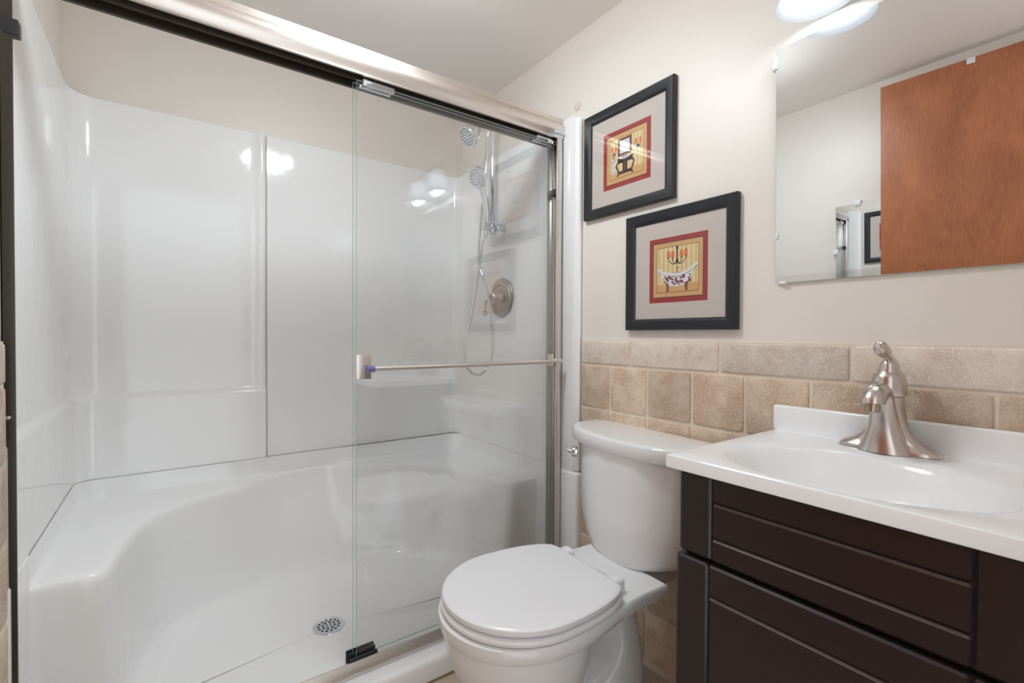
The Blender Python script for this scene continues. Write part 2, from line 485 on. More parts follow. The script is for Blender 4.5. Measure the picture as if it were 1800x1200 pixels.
loft(bs, rg, False, False, closed=False)
# floor: from the first ring and the front edge, falling to the drain
DX, DY, DZ = .441, 1.682, H-1.0
r0 = rg[0]
fr_ = [Vector((1.222, 1.415, H-.9735)).lerp(Vector((-.262, 1.415, H-.9735)), k/24) for k in range(25)]
loop = r0 + [Vector((1.2, 1.47, zfl-.008))] + [p + Vector((0, .015, -.012)) for p in fr_] + [Vector((-.24, 1.47, zfl-.008))]
rings = [loop]
for q in (.25, .5, .72, .86, .93):
    rings.append([p.lerp(Vector((DX, DY, DZ)), q) + Vector((0, 0, (DZ-zfl)*.35*q*(1-q))) for p in loop])
loft(bs, rings, False, True)
# front strips of the floor up to the curb and the side walls
box(bs, -.2645, 1.2485, 1.302, 1.44, .001, H-.982, .018, 4)
for x0, x1 in ((-.283, -.261), (1.218, 1.2485)):
    box(bs, x0, x1, 1.43, 1.524, H-1.02, ZS)
    box(bs, x0, x1, YF-.006 if x0 > 0 else 1.352, 1.44, .001, ZS-.0006, .010, 4)
base = obj('shower_base', bs, MT['acrylic'], stall, ang=48)
# drain
dr = new()
lathe(dr, (DX, DY, DZ-.0055), (0, 0, 1), [(.052, 0), (.055, .005), (.053, .0075), (.046, .0085), (.042, .0075), (.001, .0075)], 40)
for rr, n, hr_ in ((.008, 4, .0032), (.0195, 8, .0048), (.0335, 14, .0046)):
    for k in range(n):
        a = 2*PI*(k+.5)/n
        lathe(dr, (DX+rr*math.cos(a), DY+rr*math.sin(a), DZ+.0015), (0, 0, 1), [(hr_, 0), (hr_, .0009)], 12, mi=1)
dd = obj('drain', dr, [MT['chrome'], MT['slot']], base); dd['label'] = 'round chrome strainer with rings of dark holes'

# ------------------------------------------------------------------ shower door frame
YD = 1.368
fr = thing('shower_door_frame', 'brushed nickel shower door frame spanning the stall opening', 'shower door frame', (.48, YD+.03, 0))
hb = new()
# header profile (y, z): ridge on top, rounded face, open channel below
prof = [(YD+.066, .752), (YD+.066, .823), (YD+.006, .826), (YD+.001, .822), (YD, .806), (YD+.0025, .8045), (YD+.0025, .803), (YD-.003, .801), (YD-.008, .792), (YD-.009, .780), (YD-.006, .764), (YD-.002, .752), (YD-.002, .745), (YD+.006, .745), (YD+.006, .752)]
prof_in = []
loft(hb, [[Vector((x, y_, H+z_)) for y_, z_ in prof] for x in (-.268, 1.231)])
hd = obj('header_rail', hb, MT['nickel'], fr, ang=28)
ch = new()
box(ch, -.262, 1.226, YD+.007, YD+.064, H+.748, H+.7515)
box(ch, -.262, 1.226, YD+.052, YD+.062, H+.728, H+.748)
box(ch, -.262, 1.226, YD+.0215, YD+.0245, H+.736, H+.748)
obj('header_channel', ch, MT['dark'], hd)['label'] = 'dark channel under the header'
bd = new(); box(bd, 1.176, 1.214, YD-.0125, YD-.004, H+.7575, H+.768, .003, 3)
obj('badge', bd, MT['badge'], hd)['label'] = 'small pale blue badge'
tb = new()
tprof = [(YD-.012, -.981), (YD-.012, -.974), (YD-.007, -.958), (YD+.001, -.9455), (YD+.005, -.9455), (YD+.0065, -.977), (YD+.011, -.977), (YD+.011, -.981)]
loft(tb, [[Vector((x, y_, H+z_)) for y_, z_ in tprof] for x in (-.259, 1.214)])
trk = obj('bottom_track', tb, MT['nickel'], fr, ang=25)
gd = new()
box(gd, .418, .502, YD+.008, YD+.013, H-.9815, H-.938, .002)
box(gd, .418, .502, YD+.0265, YD+.031, H-.9815, H-.934, .002)
box(gd, .418, .502, YD+.0412, YD+.0440, H-.9815, H-.931, .0015)
box(gd, .418, .502, YD+.008, YD+.0440, H-.9815, H-.960)
obj('door_guide', gd, MT['black'], trk)['label'] = 'small black guide block'
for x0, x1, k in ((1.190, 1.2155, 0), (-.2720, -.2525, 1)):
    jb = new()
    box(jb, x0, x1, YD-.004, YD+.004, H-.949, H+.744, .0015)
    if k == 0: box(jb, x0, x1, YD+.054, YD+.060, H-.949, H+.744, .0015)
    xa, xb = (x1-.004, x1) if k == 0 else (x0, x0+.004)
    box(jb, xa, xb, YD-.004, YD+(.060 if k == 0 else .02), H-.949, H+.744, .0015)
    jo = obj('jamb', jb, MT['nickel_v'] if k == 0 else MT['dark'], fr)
    if k: jo['label'] = 'dark left jamb'
    bp_ = new()
    if k == 0: box(bp_, 1.196, 1.2115, YD+.008, YD+.05, H+.538, H+.560, .002)
    else: box(bp_, -.2675, -.243, YD-.006, YD+.02, H+.597, H+.629, .003)
    obj('bumper', bp_, MT['black'], jo)['label'] = 'black rubber bumper'
    sc = new()
    lathe(sc, ((x0+x1)/2, YD-.004, H-.19 if k == 0 else H-.17), (0, -1, 0), [(.004, 0), (.004, .001), (.002, .0025)], 14)
    obj('screw', sc, MT['chrome'], jo)

# two sliding panes parked one behind the other on the right
def pane(x0, x1, y0, y1, label):
    t = thing('sliding_shower_door', label, 'shower door', ((x0+x1)/2, (y0+y1)/2, H-.95), 'sliding glass shower doors')
    g = bmesh.new(); box(g, x0, x1, y0, y1, H-.955, H+.735)
    for f in g.faces:
        n = f.normal if f.normal.length else Vector((0, 0, 0))
    g.normal_update()
    for f in g.faces: f.material_index = 0 if abs(f.normal.y) > .5 else 1
    obj('glass_pane', g, [MT['glass'], MT['glass_edge']], t, smooth=False)
    for xa in (x0+.018, x1-.105):
        hb_ = new()
        box(hb_, xa, xa+.095, y0-.0025, y1+.0025, H+.7255, H+.7475, .001)
        box(hb_, xa+.002, xa+.093, y0-.0045, y0-.0025, H+.731, H+.735, .0008)
        obj('roller_hanger', hb_, MT['chrome'], t)['label'] = 'chrome hanger clamped on the top edge'
    return t
d1 = pane(.441, 1.2085, YD+.0145, YD+.0205, 'outer sliding glass shower door with a towel bar across it')
d2 = pane(.437, 1.2065, YD+.0345, YD+.0405, 'inner sliding glass shower door behind the towel bar door')
def bracket(xa, xb, z0, z1):
    b = new()
    box(b, xa, xb, YD+.0065, YD+.014, z0, z1, .0015)
    box(b, xa+.018, xa+.0205, YD+.0058, YD+.0068, z0+.001, z1-.001)
    return b
tbr = new()
tube(tbr, [(.474+.72*k/6, YD-.028-.006*math.sin(PI*k/6), H-.0975+.002*k/6) for k in range(7)], .0088, 18, .8)
bar = obj('towel_bar', tbr, MT['nickel'], d1)
for xa, xb in ((.4385, .482), (1.160, 1.200)):
    bo = obj('bracket', bracket(xa, xb, H-.130, H-.058) if xa < 1 else bracket(xa, xb, H-.115, H-.07), MT['nickel'], bar)
e = new()
box(e, .456, .464, YD-.036, YD+.0065, H-.106, H-.089, .002)
tube(e, [(.460, YD-.027, H-.0975), (.479, YD-.029, H-.0975)], lambda t: .0112-.002*t, 14)
obj('end_cap', e, MT['purple'], bar)['label'] = 'clear violet plastic end cap'
e = new()
box(e, 1.176, 1.186, YD-.034, YD+.0065, H-.103, H-.088, .002)
obj('end_cap', e, MT['clip'], bar)

# ------------------------------------------------------------------ shower fittings on the right panel
PX = 1.2225            # face of the right wall panel
FYY = 1.77
sh = thing('shower_column', 'chrome shower head and slide bar on the right shower wall', 'shower', (1.21, FYY, H+.95))
b = new()
lathe(b, (1.2475, FYY, H+.955), (-1, 0, 0), [(.034, 0), (.034, .004), (.026, .012), (.015, .018), (.012, .02)], 28)
tube(b, smooth_path([(1.235, FYY, H+.955), (1.19, FYY, H+.957), (1.16, FYY, H+.95), (1.12, FYY, H+.915)], 6), .0105, 14)
obj('arm', b, MT['chrome'], sh)
b = new()
lathe(b, (1.166, FYY, H+.922), (0, 0, 1), [(.006, 0), (.016, .004), (.0175, .02), (.0165, .034), (.008, .04)], 24)
lathe(b, (1.139, FYY, H+.931), (-.75, 0, -.66), [(.015, -.018), (.017, -.01), (.017, .012), (.012, .02)], 20)
tube(b, [(1.152, FYY, H+.94), (1.150, FYY-.022, H+.93)], .009, 12)
obj('diverter', b, MT['chrome'], sh)
ax = Vector((-.80, -.02, -.60)).normalized()
b = new(); p0 = Vector((1.115, FYY, H+.905))
lathe(b, p0, ax, [(.009, 0), (.013, .004), (.014, .016), (.012, .022), (.016, .03), (.030, .052), (.043, .078), (.047, .092), (.047, .1), (.044, .104), (.002, .106)], 36)
hd_ = obj('shower_head', b, MT['chrome'], sh)
b = new(); dd_, u_, v_ = frame_of(ax)
for rr, n in ((.012, 6), (.023, 12), (.034, 18)):
    for k in range(n):
        a = 2*PI*k/n
        lathe(b, p0+ax*.1045+(u_*math.cos(a)+v_*math.sin(a))*rr, ax, [(.0024, 0), (.0016, .004)], 8)
nz_ = obj('spray_nozzles', b, MT['slot'], hd_); nz_['label'] = 'rings of small grey rubber nozzles'
b = new(); tube(b, [(1.165, FYY, H+.93), (1.165, FYY, H+.46)], .0095, 18)
obj('slide_bar', b, MT['chrome'], sh)
b = new()
lathe(b, (PX-.0006, FYY, H+.475), (-1, 0, 0), [(.02, 0), (.02, .006), (.012, .01), (.011, .04)], 24)
lathe(b, (1.165, FYY, H+.448), (0, 0, 1), [(.006, 0), (.014, .003), (.0155, .012), (.0155, .04), (.012, .046)], 24)
obj('wall_bracket', b, MT['chrome'], sh)
b = new()
tube(b, [(1.178, FYY, H+.477), (1.135, FYY, H+.475)], .0125, 16)
lathe(b, (1.128, FYY, H+.458), (.12, 0, 1), [(.011, 0), (.0165, .002), (.0165, .034), (.013, .037)], 22)
lathe(b, (1.192, FYY-.016, H+.478), (0, -1, 0), [(.016, -.006), (.018, 0), (.018, .008), (.012, .012)], 20)
obj('slider', b, MT['chrome'], sh)['label'] = 'chrome slider clamp with a knob'

hs = thing('hand_shower', 'chrome hand shower resting in the slider with its hose looping down', 'hand shower', (1.128, FYY, H+.47))
b = new()
tube(b, smooth_path([(1.129, FYY, H+.440), (1.134, FYY, H+.49), (1.136, FYY, H+.545), (1.124, FYY, H+.605), (1.104, FYY, H+.650)], 6),
     lambda t: .0105+.0035*math.sin(min(1, t*1.1)*PI) + .003*t, 18)
obj('handle', b, MT['chrome'], hs)
b = new(); ax2 = Vector((-.93, -.12, -.32)).normalized()
lathe(b, Vector((1.098, FYY, H+.688)), ax2, [(.002, -.026), (.018, -.022), (.034, -.010), (.045, .006), (.048, .018), (.047, .024), (.040, .027), (.002, .029)], 36)
h2 = obj('spray_head', b, MT['chrome'], hs)
b = new(); dd_, u_, v_ = frame_of(ax2)
for rr, n in ((.010, 6), (.020, 10), (.031, 16)):
    for k in range(n):
        a = 2*PI*k/n
        lathe(b, Vector((1.098, FYY, H+.688))+ax2*.0275+(u_*math.cos(a)+v_*math.sin(a))*rr, ax2, [(.0024, 0), (.0016, .003)], 8)
obj('spray_nozzles', b, MT['slot'], h2)
hp = [(1.129, 0, .440), (1.117, 0, .407), (1.100, -.004, .331), (1.078, -.008, .219), (1.055, -.010, .107), (1.027, -.012, -.003), (1.018, -.012, -.076), (1.034, -.010, -.140), (1.083, -.006, -.172), (1.134, 0, -.155), (1.160, -.008, -.100), (1.154, -.024, -.003), (1.133, -.032, .110), (1.112, -.026, .221), (1.102, .010, .319), (1.112, .020, .45), (1.128, .022, .594), (1.143, .022, .721), (1.150, .018, .872), (1.152, .006, .925)]
path = smooth_path([(x, FYY+y_, H+z_) for x, y_, z_ in hp], 26)
b = new()
cnt = [0]
def hr(t):
    cnt[0] += 1
    return .0068 if cnt[0] % 2 else .0056
tube(b, path, hr, 10)
obj('hose', b, MT['chrome'], hs, ang=80)['label'] = 'ribbed metal hose'

va = thing('shower_valve', 'round nickel shower valve with a lever on the right shower wall', 'shower valve', (PX, 1.775, H+.17))
b = new()
lathe(b, (PX-.0006, 1.775, H+.17), (-1, 0, 0), [(.086, 0), (.088, .004), (.085, .007), (.076, .0085), (.074, .0115), (.058, .014), (.055, .0105), (.044, .013), (.034, .0145), (.001, .0145)], 64, lobes=8, amp=.016)
es = obj('escutcheon', b, MT['pewter'], va, ang=30)
b = new()
lathe(b, (PX-.012, 1.775, H+.17), (-1, 0, 0), [(.030, 0), (.029, .004), (.026, .008), (.026, .042), (.022, .05), (.012, .056), (.001, .057)], 32)
obj('hub', b, MT['faucet'], va)
b = new()
tube(b, smooth_path([(PX-.060, 1.775, H+.172), (PX-.074, 1.775, H+.178), (PX-.088, 1.772, H+.160), (PX-.096, 1.768, H+.130), (PX-.099, 1.765, H+.104)], 6), lambda t: .0095-.004*t, 14)
tube(b, [(PX-.099+.009*math.cos(a), 1.763, H+.096+.009*math.sin(a)) for a in [2*PI*k/20 for k in range(21)]], .003, 8)
obj('lever', b, MT['faucet'], va)

# ------------------------------------------------------------------ framed prints
def cmat(name, rgb, vary=.12, vs=90): return mat(name, srgb(*rgb), .55, vary=vary, vscale=vs)
ART = [cmat('print_red', (168, 52, 50), .25), cmat('print_dark_line', (104, 58, 44)), cmat('print_gold', (226, 178, 120), .22, 160), cmat('print_cream', (242, 222, 172), .05),
       cmat('print_stripe', (232, 194, 132), .05), cmat('print_orange', (240, 132, 84)), cmat('print_black', (56, 46, 44)), cmat('print_white', (244, 242, 244), .02),
       cmat('print_burgundy', (132, 40, 62), .2), cmat('print_brown', (134, 92, 68)), cmat('print_tan', (228, 176, 116), .1), cmat('print_grey', (176, 164, 168))]
RED, LINE, GOLD, CREAM, STRIPE, ORANGE, BLACK, WHITE, BURG, BROWN, TAN, GREY = range(12)

class Art:
    def __init__(s, x, yc, zc): s.bm = bmesh.new(); s.x, s.yc, s.zc, s.l = x, yc, zc, 0
    def poly(s, pts, m):
        s.l += 1
        vs = [s.bm.verts.new((s.x - s.l*.000012, s.yc-p[0], s.zc+p[1])) for p in pts]
        f = s.bm.faces.new(vs); f.material_index = m
    def rect(s, a, b_, c, d, m): s.poly([(a, c), (b_, c), (b_, d), (a, d)], m)
    def ell(s, cx, cz, rx, rz, m, n=16): s.poly([(cx+rx*math.cos(2*PI*k/n), cz+rz*math.sin(2*PI*k/n)) for k in range(n)], m)
    def stroke(s, pts, wd, m):
        pts = [(p.x, p.y) for p in smooth_path([(a, b_, 0) for a, b_ in pts], 5)] if len(pts) > 2 else pts
        s.l += 1
        L_, R_ = [], []
        for i, p in enumerate(pts):
            q0, q1 = pts[max(0, i-1)], pts[min(len(pts)-1, i+1)]
            dx, dy = q1[0]-q0[0], q1[1]-q0[1]; l = math.hypot(dx, dy) or 1
            nx, ny = -dy/l*wd/2, dx/l*wd/2
            L_.append((p[0]+nx, p[1]+ny)); R_.append((p[0]-nx, p[1]-ny))
        mk = lambda p: s.bm.verts.new((s.x-s.l*.000012, s.yc-p[0], s.zc+p[1]))
        LV, RV = [mk(p) for p in L_], [mk(p) for p in R_]
        for i in range(len(pts)-1):
            f = s.bm.faces.new((LV[i], LV[i+1], RV[i+1], RV[i])); f.material_index = m

def print_base(a, w_, h_):
    a.rect(-w_, w_, -h_, h_, RED)
    a.rect(-w_*.87, w_*.87, -h_*.86, h_*.86, LINE)
    a.rect(-w_*.845, w_*.845, -h_*.83, h_*.83, GOLD)
    a.rect(-w_*.72, w_*.72, -h_*.70, h_*.70, LINE)
    a.rect(-w_*.705, w_*.705, -h_*.685, h_*.685, CREAM)
    for k in range(9):
        c = (-.63+k*.158)*w_
        a.rect(c-.028*w_, c+.028*w_, -h_*.45, h_*.685, STRIPE)
    a.rect(-w_*.705, w_*.705, -h_*.685, -h_*.45, TAN)

def framed(yc, zc, label, draw):
    hw, hh, fwd = .191, .185, .035
    t = thing('framed_print', label, 'framed picture', (1.2495, yc, zc), 'framed bathroom prints')
    x1 = 1.2495; x0 = x1-.019
    bm = bmesh.new()
    # mitred moulding: profile swept round the rectangle
    pf = [(0, x1), (0, x0+.003), (.003, x0), (.022, x0+.0012), (fwd-.004, x0+.005), (fwd, x0+.009), (fwd, x1)]
    cor = [(-1, -1), (1, -1), (1, 1), (-1, 1)]
    vs = [[bm.verts.new((x, yc+sx*(hw-i_), zc+sz*(hh-i_))) for i_, x in pf] for sx, sz in cor]
    for k in range(4):
        a_, b_ = vs[k], vs[(k+1) % 4]
        for j in range(len(pf)-1): bm.faces.new((a_[j], a_[j+1], b_[j+1], b_[j]))
    obj('frame', bm, MT['frame'], t, ang=20)
    m_ = new(); box(m_, x0+.0115, x1-.001, yc-hw+fwd-.004, yc+hw-fwd+.004, zc-hh+fwd-.004, zc+hh-fwd+.004)
    obj('mat_board', m_, MT['matb'], t)['label'] = 'cream mat board'
    a = Art(x0+.0113, yc, zc-.001); draw(a)
    p = obj('print', a.bm, ART, t, smooth=False); p['label'] = 'small red bordered print'
    g = new(); box(g, x0+.0082, x0+.0092, yc-hw+fwd-.003, yc+hw-fwd+.003, zc-hh+fwd-.003, zc+hh-fwd+.003)
    obj('glass_pane', g, MT['pic_glass'], t, smooth=False)
    return t

def art_vanity(a):
    w_, h_ = .101, .0975
    print_base(a, w_, h_)
    X = lambda v: v*w_; Z = lambda v: v*h_
    # mirror in a carved frame
    a.rect(X(-.36), X(.24), Z(.05), Z(.66), BROWN); a.rect(X(-.32), X(.20), Z(.09), Z(.62), LINE); a.rect(X(-.27), X(.15), Z(.13), Z(.57), WHITE)
    # side panel of the wash stand and the basin
    a.poly([(X(-.38), Z(-.02)), (X(.30), Z(-.02)), (X(.26), Z(-.12)), (X(-.34), Z(-.12))], BLACK)
    a.ell(X(-.06), Z(-.01), X(.24), Z(.06), WHITE); a.ell(X(-.06), Z(.0), X(.15), Z(.03), GREY)
    a.rect(X(-.36), X(.28), Z(-.20), Z(-.10), BLACK)
    a.rect(X(-.14), X(.06), Z(-.56), Z(-.18), BLACK); a.rect(X(-.07), X(-.01), Z(-.54), Z(-.18), BROWN)
    a.rect(X(-.30), X(.22), Z(-.58), Z(-.48), BLACK)
    for s_, c in ((-1, -.33), (1, .25)):
        a.stroke([(X(c-.0*s_), Z(-.15)), (X(c+.08*s_), Z(-.26)), (X(c+.02*s_), Z(-.42)), (X(c-.02*s_), Z(-.52)), (X(c+.04*s_), Z(-.64))], X(.06), BLACK)
    # sconces
    for c in (-.52, .50):
        a.ell(X(c), Z(.18), X(.06), Z(.08), GREY); a.ell(X(c), Z(.19), X(.035), Z(.05), BLACK)
        for q in (-.09, .09):
            a.stroke([(X(c), Z(.16)), (X(c+q*.7), Z(.15)), (X(c+q), Z(.26))], X(.018), BLACK)
            a.poly([(X(c+q-.06), Z(.28)), (X(c+q+.06), Z(.28)), (X(c+q+.035), Z(.46)), (X(c+q-.035), Z(.46))], ORANGE)
    # hand towel with a dark sprig pattern
    a.rect(X(-.60), X(-.46), Z(-.52), Z(.02), WHITE)
    r = random.Random(3)
    for k in range(26):
        a.ell(X(r.uniform(-.585, -.475)), Z(r.uniform(-.5, 0)), X(r.uniform(.008, .02)), Z(r.uniform(.008, .024)), BURG if k % 2 else BLACK, 8)
    a.ell(X(-.53), Z(.06), X(.03), Z(.03), BLACK, 10)

def art_tub(a):
    w_, h_ = .101, .0995
    print_base(a, w_, h_)
    X = lambda v: v*w_; Z = lambda v: v*h_
    # chandelier
    a.stroke([(X(0), Z(.70)), (X(0), Z(.30))], X(.05), BLACK)
    a.ell(X(0), Z(.64), X(.045), Z(.05), BLACK, 10); a.ell(X(0), Z(.24), X(.05), Z(.07), BLACK, 10)
    for s_ in (-1, 1):
        for q, zz in ((.30, .36), (.15, .34)):
            a.stroke([(X(0), Z(.20)), (X(s_*q*.5), Z(.16)), (X(s_*q), Z(zz-.06)), (X(s_*q), Z(zz+.03))], X(.022), BLACK)
            a.ell(X(s_*q), Z(zz), X(.035), Z(.022), BLACK, 8)
            a.poly([(X(s_*q-.075), Z(zz+.03)), (X(s_*q+.075), Z(zz+.03)), (X(s_*q+.045), Z(zz+.22)), (X(s_*q-.045), Z(zz+.22))], ORANGE)
    # tap
    a.stroke([(X(.0), Z(-.16)), (X(.0), Z(.02)), (X(.03), Z(.05)), (X(.05), Z(.02))], X(.022), BLACK)
    for q in (-.08, .08): a.stroke([(X(q), Z(-.16)), (X(q), Z(-.10))], X(.03), BLACK)
    # slipper tub
    body = [(-.60, -.02), (-.52, -.22), (-.42, -.42), (-.32, -.50), (0, -.53), (.28, -.50), (.40, -.42), (.50, -.22), (.60, .02), (.40, -.10), (.15, -.16), (-.10, -.17), (-.38, -.12)]
    pts = [(X(p[0]), Z(p[1])) for p in body]
    a.poly(pts, WHITE)
    r = random.Random(5)
    for k in range(46):
        t = r.random(); q = r.uniform(-.46, .46); zz = r.uniform(-.48, -.2)
        if abs(q) > .52+.4*(zz+.2): continue
        s_ = r.uniform(.014, .05)
        a.ell(X(q), Z(zz), X(s_), Z(s_*r.uniform(.5, 1)), BURG, 8)
        a.stroke([(X(q), Z(zz)), (X(q+r.uniform(-.05, .05)), Z(zz+r.uniform(-.07, .05)))], X(.012), BROWN)
    a.stroke([(X(-.68), Z(.04)), (X(-.45), Z(-.09)), (X(-.1), Z(-.17)), (X(.2), Z(-.15)), (X(.45), Z(-.06)), (X(.68), Z(.10))], X(.085), WHITE)
    a.stroke([(X(-.66), Z(.0)), (X(-.44), Z(-.13)), (X(-.1), Z(-.215)), (X(.2), Z(-.195)), (X(.45), Z(-.10)), (X(.66), Z(.05))], X(.012), GREY)
    for s_ in (-1, 1):
        a.poly([(X(s_*.42), Z(-.36)), (X(s_*.28), Z(-.44)), (X(s_*.27), Z(-.52)), (X(s_*.30), Z(-.66)), (X(s_*.37), Z(-.66)), (X(s_*.35), Z(-.52))], BROWN)
framed(1.0765, H+.6035, 'black framed print of a wash stand and mirror, the higher of the two', art_vanity)
framed(.8755, H+.2035, 'black framed print of a claw-foot tub, just above the stone tiles', art_tub)

# ------------------------------------------------------------------ mirror over the vanity
mr_ = thing('wall_mirror', 'large frameless mirror on the wall above the faucet', 'mirror', (1.245, .235, H+.423))
TILT = math.radians(1.25)
def mirror_mesh(x, y0, y1, z0, z1, sign, th=.005, bev=.016, tilt=0.0, bd=.0008):
    """Plate with polished bevels; sign=-1 faces -x, +1 faces +x; tilt leans the top forward about the bottom edge."""
    bm = bmesh.new()
    r0 = [(y0, z0), (y1, z0), (y1, z1), (y0, z1)]
    r1 = [(y0+.0006, z0+bev), (y1-.0006, z0+bev), (y1-.0006, z1-.0006), (y0+.0006, z1-.0006)]
    P = lambda d, q: Vector((x + sign*(d + (q[1]-z0)*math.tan(tilt)), q[0], q[1]))
    back = [bm.verts.new(P(0, q)) for q in r0]; edge = [bm.verts.new(P(th-bd, q)) for q in r0]; face = [bm.verts.new(P(th, q)) for q in r1]
    bm.faces.new(face).material_index = 0
    for k in range(4):
        j = (k+1) % 4
        bm.faces.new((edge[k], edge[j], face[j], face[k])).material_index = 0
        bm.faces.new((back[k], back[j], edge[j], edge[k])).material_index = 1
    bm.faces.new(back).material_index = 1
    return bm
obj('glass', mirror_mesh(1.246, -.112, .587, H+.134, H+.712, -1, tilt=TILT), [MT['mirror'], MT['mirror_edge']], mr_, smooth=False)
for y_, z_, ly, lz in ((.582, H+.678, .007, .016), (.580, H+.250, .0045, .008), (.570, H+.137, .009, .004), (.12, H+.137, .009, .004)):
    xo = 1.2465-(z_-H-.134)*math.tan(TILT)
    c_ = new(); box(c_, xo-.0085, 1.2492, y_-ly, y_+ly, z_-lz, z_+lz, .003, 3)
    # clip hugs the edge of the glass
    bmesh.ops.translate(c_, verts=c_.verts[:], vec=Vector((0, ly*.9 if ly < lz else 0, 0 if ly < lz else -lz*.9)))
    obj('clip', c_, MT['clip'], mr_)['label'] = 'clear plastic mirror clip'

# second mirror on the opposite wall, seen only in the big mirror
m2 = thing('wall_mirror', 'small frameless mirror with clear clips, seen reflected beside the wooden door', 'mirror', (LXR+.001, .82, H+.3))
g2 = mirror_mesh(LXR+.001, .66, 1.0, H-.10, H+.585, 1, bev=.004)
bmesh.ops.rotate(g2, cent=(LXR+.001, .66, H), matrix=Matrix.Rotation(math.radians(-1.6), 3, 'Z'), verts=g2.verts[:])
obj('glass', g2, [MT['mirror'], MT['mirror_edge']], m2, smooth=False)
for y_, z_, a in ((.905, H+.585, 0), (1.0, H+.36, 1)):
    c_ = new()
    xq = (y_-.66)*math.tan(math.radians(1.6))
    box(c_, LXR+.0005, LXR+.012+xq, y_-.013, y_+.013, z_-.012, z_+.014, .003, 3)
    obj('clip', c_, MT['clip'], m2)

# ------------------------------------------------------------------ vanity light
lx = 1.170
vl = thing('vanity_light', 'two-light nickel vanity fixture with frosted bell shades above the mirror', 'wall light', (1.249, .3675, H+.885))
b = new()
R_ = []
for d, sc_ in ((0, 1), (.006, 1), (.014, .93), (.020, .8), (.022, .4)):
    R_.append([Vector((1.2492-d, .3675+.062*sc_*math.cos(a), H+.885+.088*sc_*math.sin(a))) for a in [2*PI*k/40 for k in range(40)]])
loft(b, R_)
obj('backplate', b, MT['pewter'], vl)
b = new()
tube(b, smooth_path([(lx, .480, H+.885), (lx, .472, H+.897), (lx, .43, H+.908), (lx, .3675, H+.913), (lx, .305, H+.908), (lx, .248, H+.897), (lx, .240, H+.885)], 6), .010, 14, .6)
tube(b, [(1.232, .3675, H+.90), (lx, .3675, H+.911)], .009, 12)
obj('arm', b, MT['pewter'], vl)
LZ = .024          # height trim of the lamp heads
for yy in (.474, .236):
    b = new()
    lathe(b, (lx, yy, H+.845+LZ), (0, 0, 1), [(.020, 0), (.026, .003), (.026, .018), (.018, .028), (.010, .034)], 28)
    obj('socket', b, MT['pewter'], vl)
    b = new()
    op = [(.027, .850), (.036, .847), (.043, .835), (.046, .812), (.049, .790), (.055, .768), (.063, .748), (.072, .734), (.0785, .7275)]
    ip = [(r-.0028, z+.0012) for r, z in op]
    lathe(b, (lx, yy, H+LZ), (0, 0, 1), op + [(.078, .7255)] + ip[::-1], 48, False, False)
    obj('shade', b, MT['shade'], vl, ang=60)['label'] = 'frosted bell glass shade'
    b = new()
    lathe(b, (lx, yy, H+LZ), (0, 0, 1), [(.001, .725)]+[(.030*math.sin(t), .755-.030*math.cos(t)) for t in [PI*k/14 for k in range(1, 11)]] + [(.016, .795), (.013, .81), (.013, .845)], 24)
    obj('bulb', b, MT['bulb'], vl)['label'] = 'glowing white bulb'

# flush ceiling light over the middle of the room
cl = thing('ceiling_light', 'round flush ceiling light over the middle of the bathroom', 'ceiling light', (.49, 1.12, CZ-.001))
b = new(); lathe(b, (.49, 1.12, CZ-.0005), (0, 0, -1), [(.075, 0), (.078, .004), (.078, .014), (.070, .018), (.04, .018), (.04, .030)], 48)
obj('canopy', b, MT['pewter'], cl)
b = new(); lathe(b, (.49, 1.12, CZ-.030), (0, 0, -1), [(.039, -.003), (.112, -.0025), (.119, 0), (.126, .0005), (.127, .020), (.124, .021), (.1225, .020), (.1205, .002)], 48, False, False)
obj('rim', b, MT['pewter'], cl)
b = new(); lathe(b, (.49, 1.12, CZ-.030), (0, 0, -1), [(.02, .002), (.119, .003), (.122, .012), (.122, .036), (.117, .048), (.098, .060), (.06, .067), (.001, .069)], 48)
obj('diffuser', b, MT['dome'], cl)

# ------------------------------------------------------------------ toilet
TYC = .925
to = thing('toilet', 'white two-piece round-front toilet with its lid closed', 'toilet', (.85, TYC, 0))
def rot_about(bm, c, ang):
    bmesh.ops.rotate(bm, cent=Vector(c), matrix=Matrix.Rotation(ang, 3, 'Z'), verts=bm.verts[:])
BOWR, TANKR = math.radians(-3.0), math.radians(-4.0)
PIV, TPIV = (.9, TYC-.005, 0), (1.15, .94, 0)
N = 72
def d_ring(xb, xf, hw, z, yc, bow, p=3.2):
    """Tank plan: flat back at xb, bowed front at xf, rounded ends, half width hw."""
    pts = []
    xm = xb-.05
    for k in range(N):
        a = 2*PI*k/N
        c, s_ = math.cos(a), math.sin(a)
        sx = math.copysign(abs(c)**(2/p), c); s2 = math.copysign(abs(s_)**(2/p), s_)
        y_ = s2*hw
        if sx < 0:
            x = xm + sx*(xm-xf - bow*(y_/max(hw, 1e-4))**2*1.0)
        else: x = xm + sx*(xb-xm)
        pts.append(Vector((x, yc+y_, z)))
    return pts
tk = new(); TC = .945
rs = []
def tank_hw(z):
    t = (H-.336-z)/.325
    return max(.02, .232-.012*t)
for t in [0, .1, .25, .4, .55, .7]:
    rs.append(d_ring(1.232, 1.032-.004*math.sin(t*PI), .232-.020*t, H-.336-.325*t, TC, .05))
for k in range(1, 10):
    a = k/9*PI/2
    hw = .218-.13*(1-math.cos(a))
    rs.append(d_ring(1.232, 1.030+.010*(1-math.cos(a))*2, hw, H-.5635-.098*math.sin(a), TC, .05*(hw/.218)**2, 3.0))
loft(tk, rs)
rot_about(tk, TPIV, TANKR)
tank = obj('tank', tk, MT['porcelain'], to, ang=70)
td = new()
rl = []
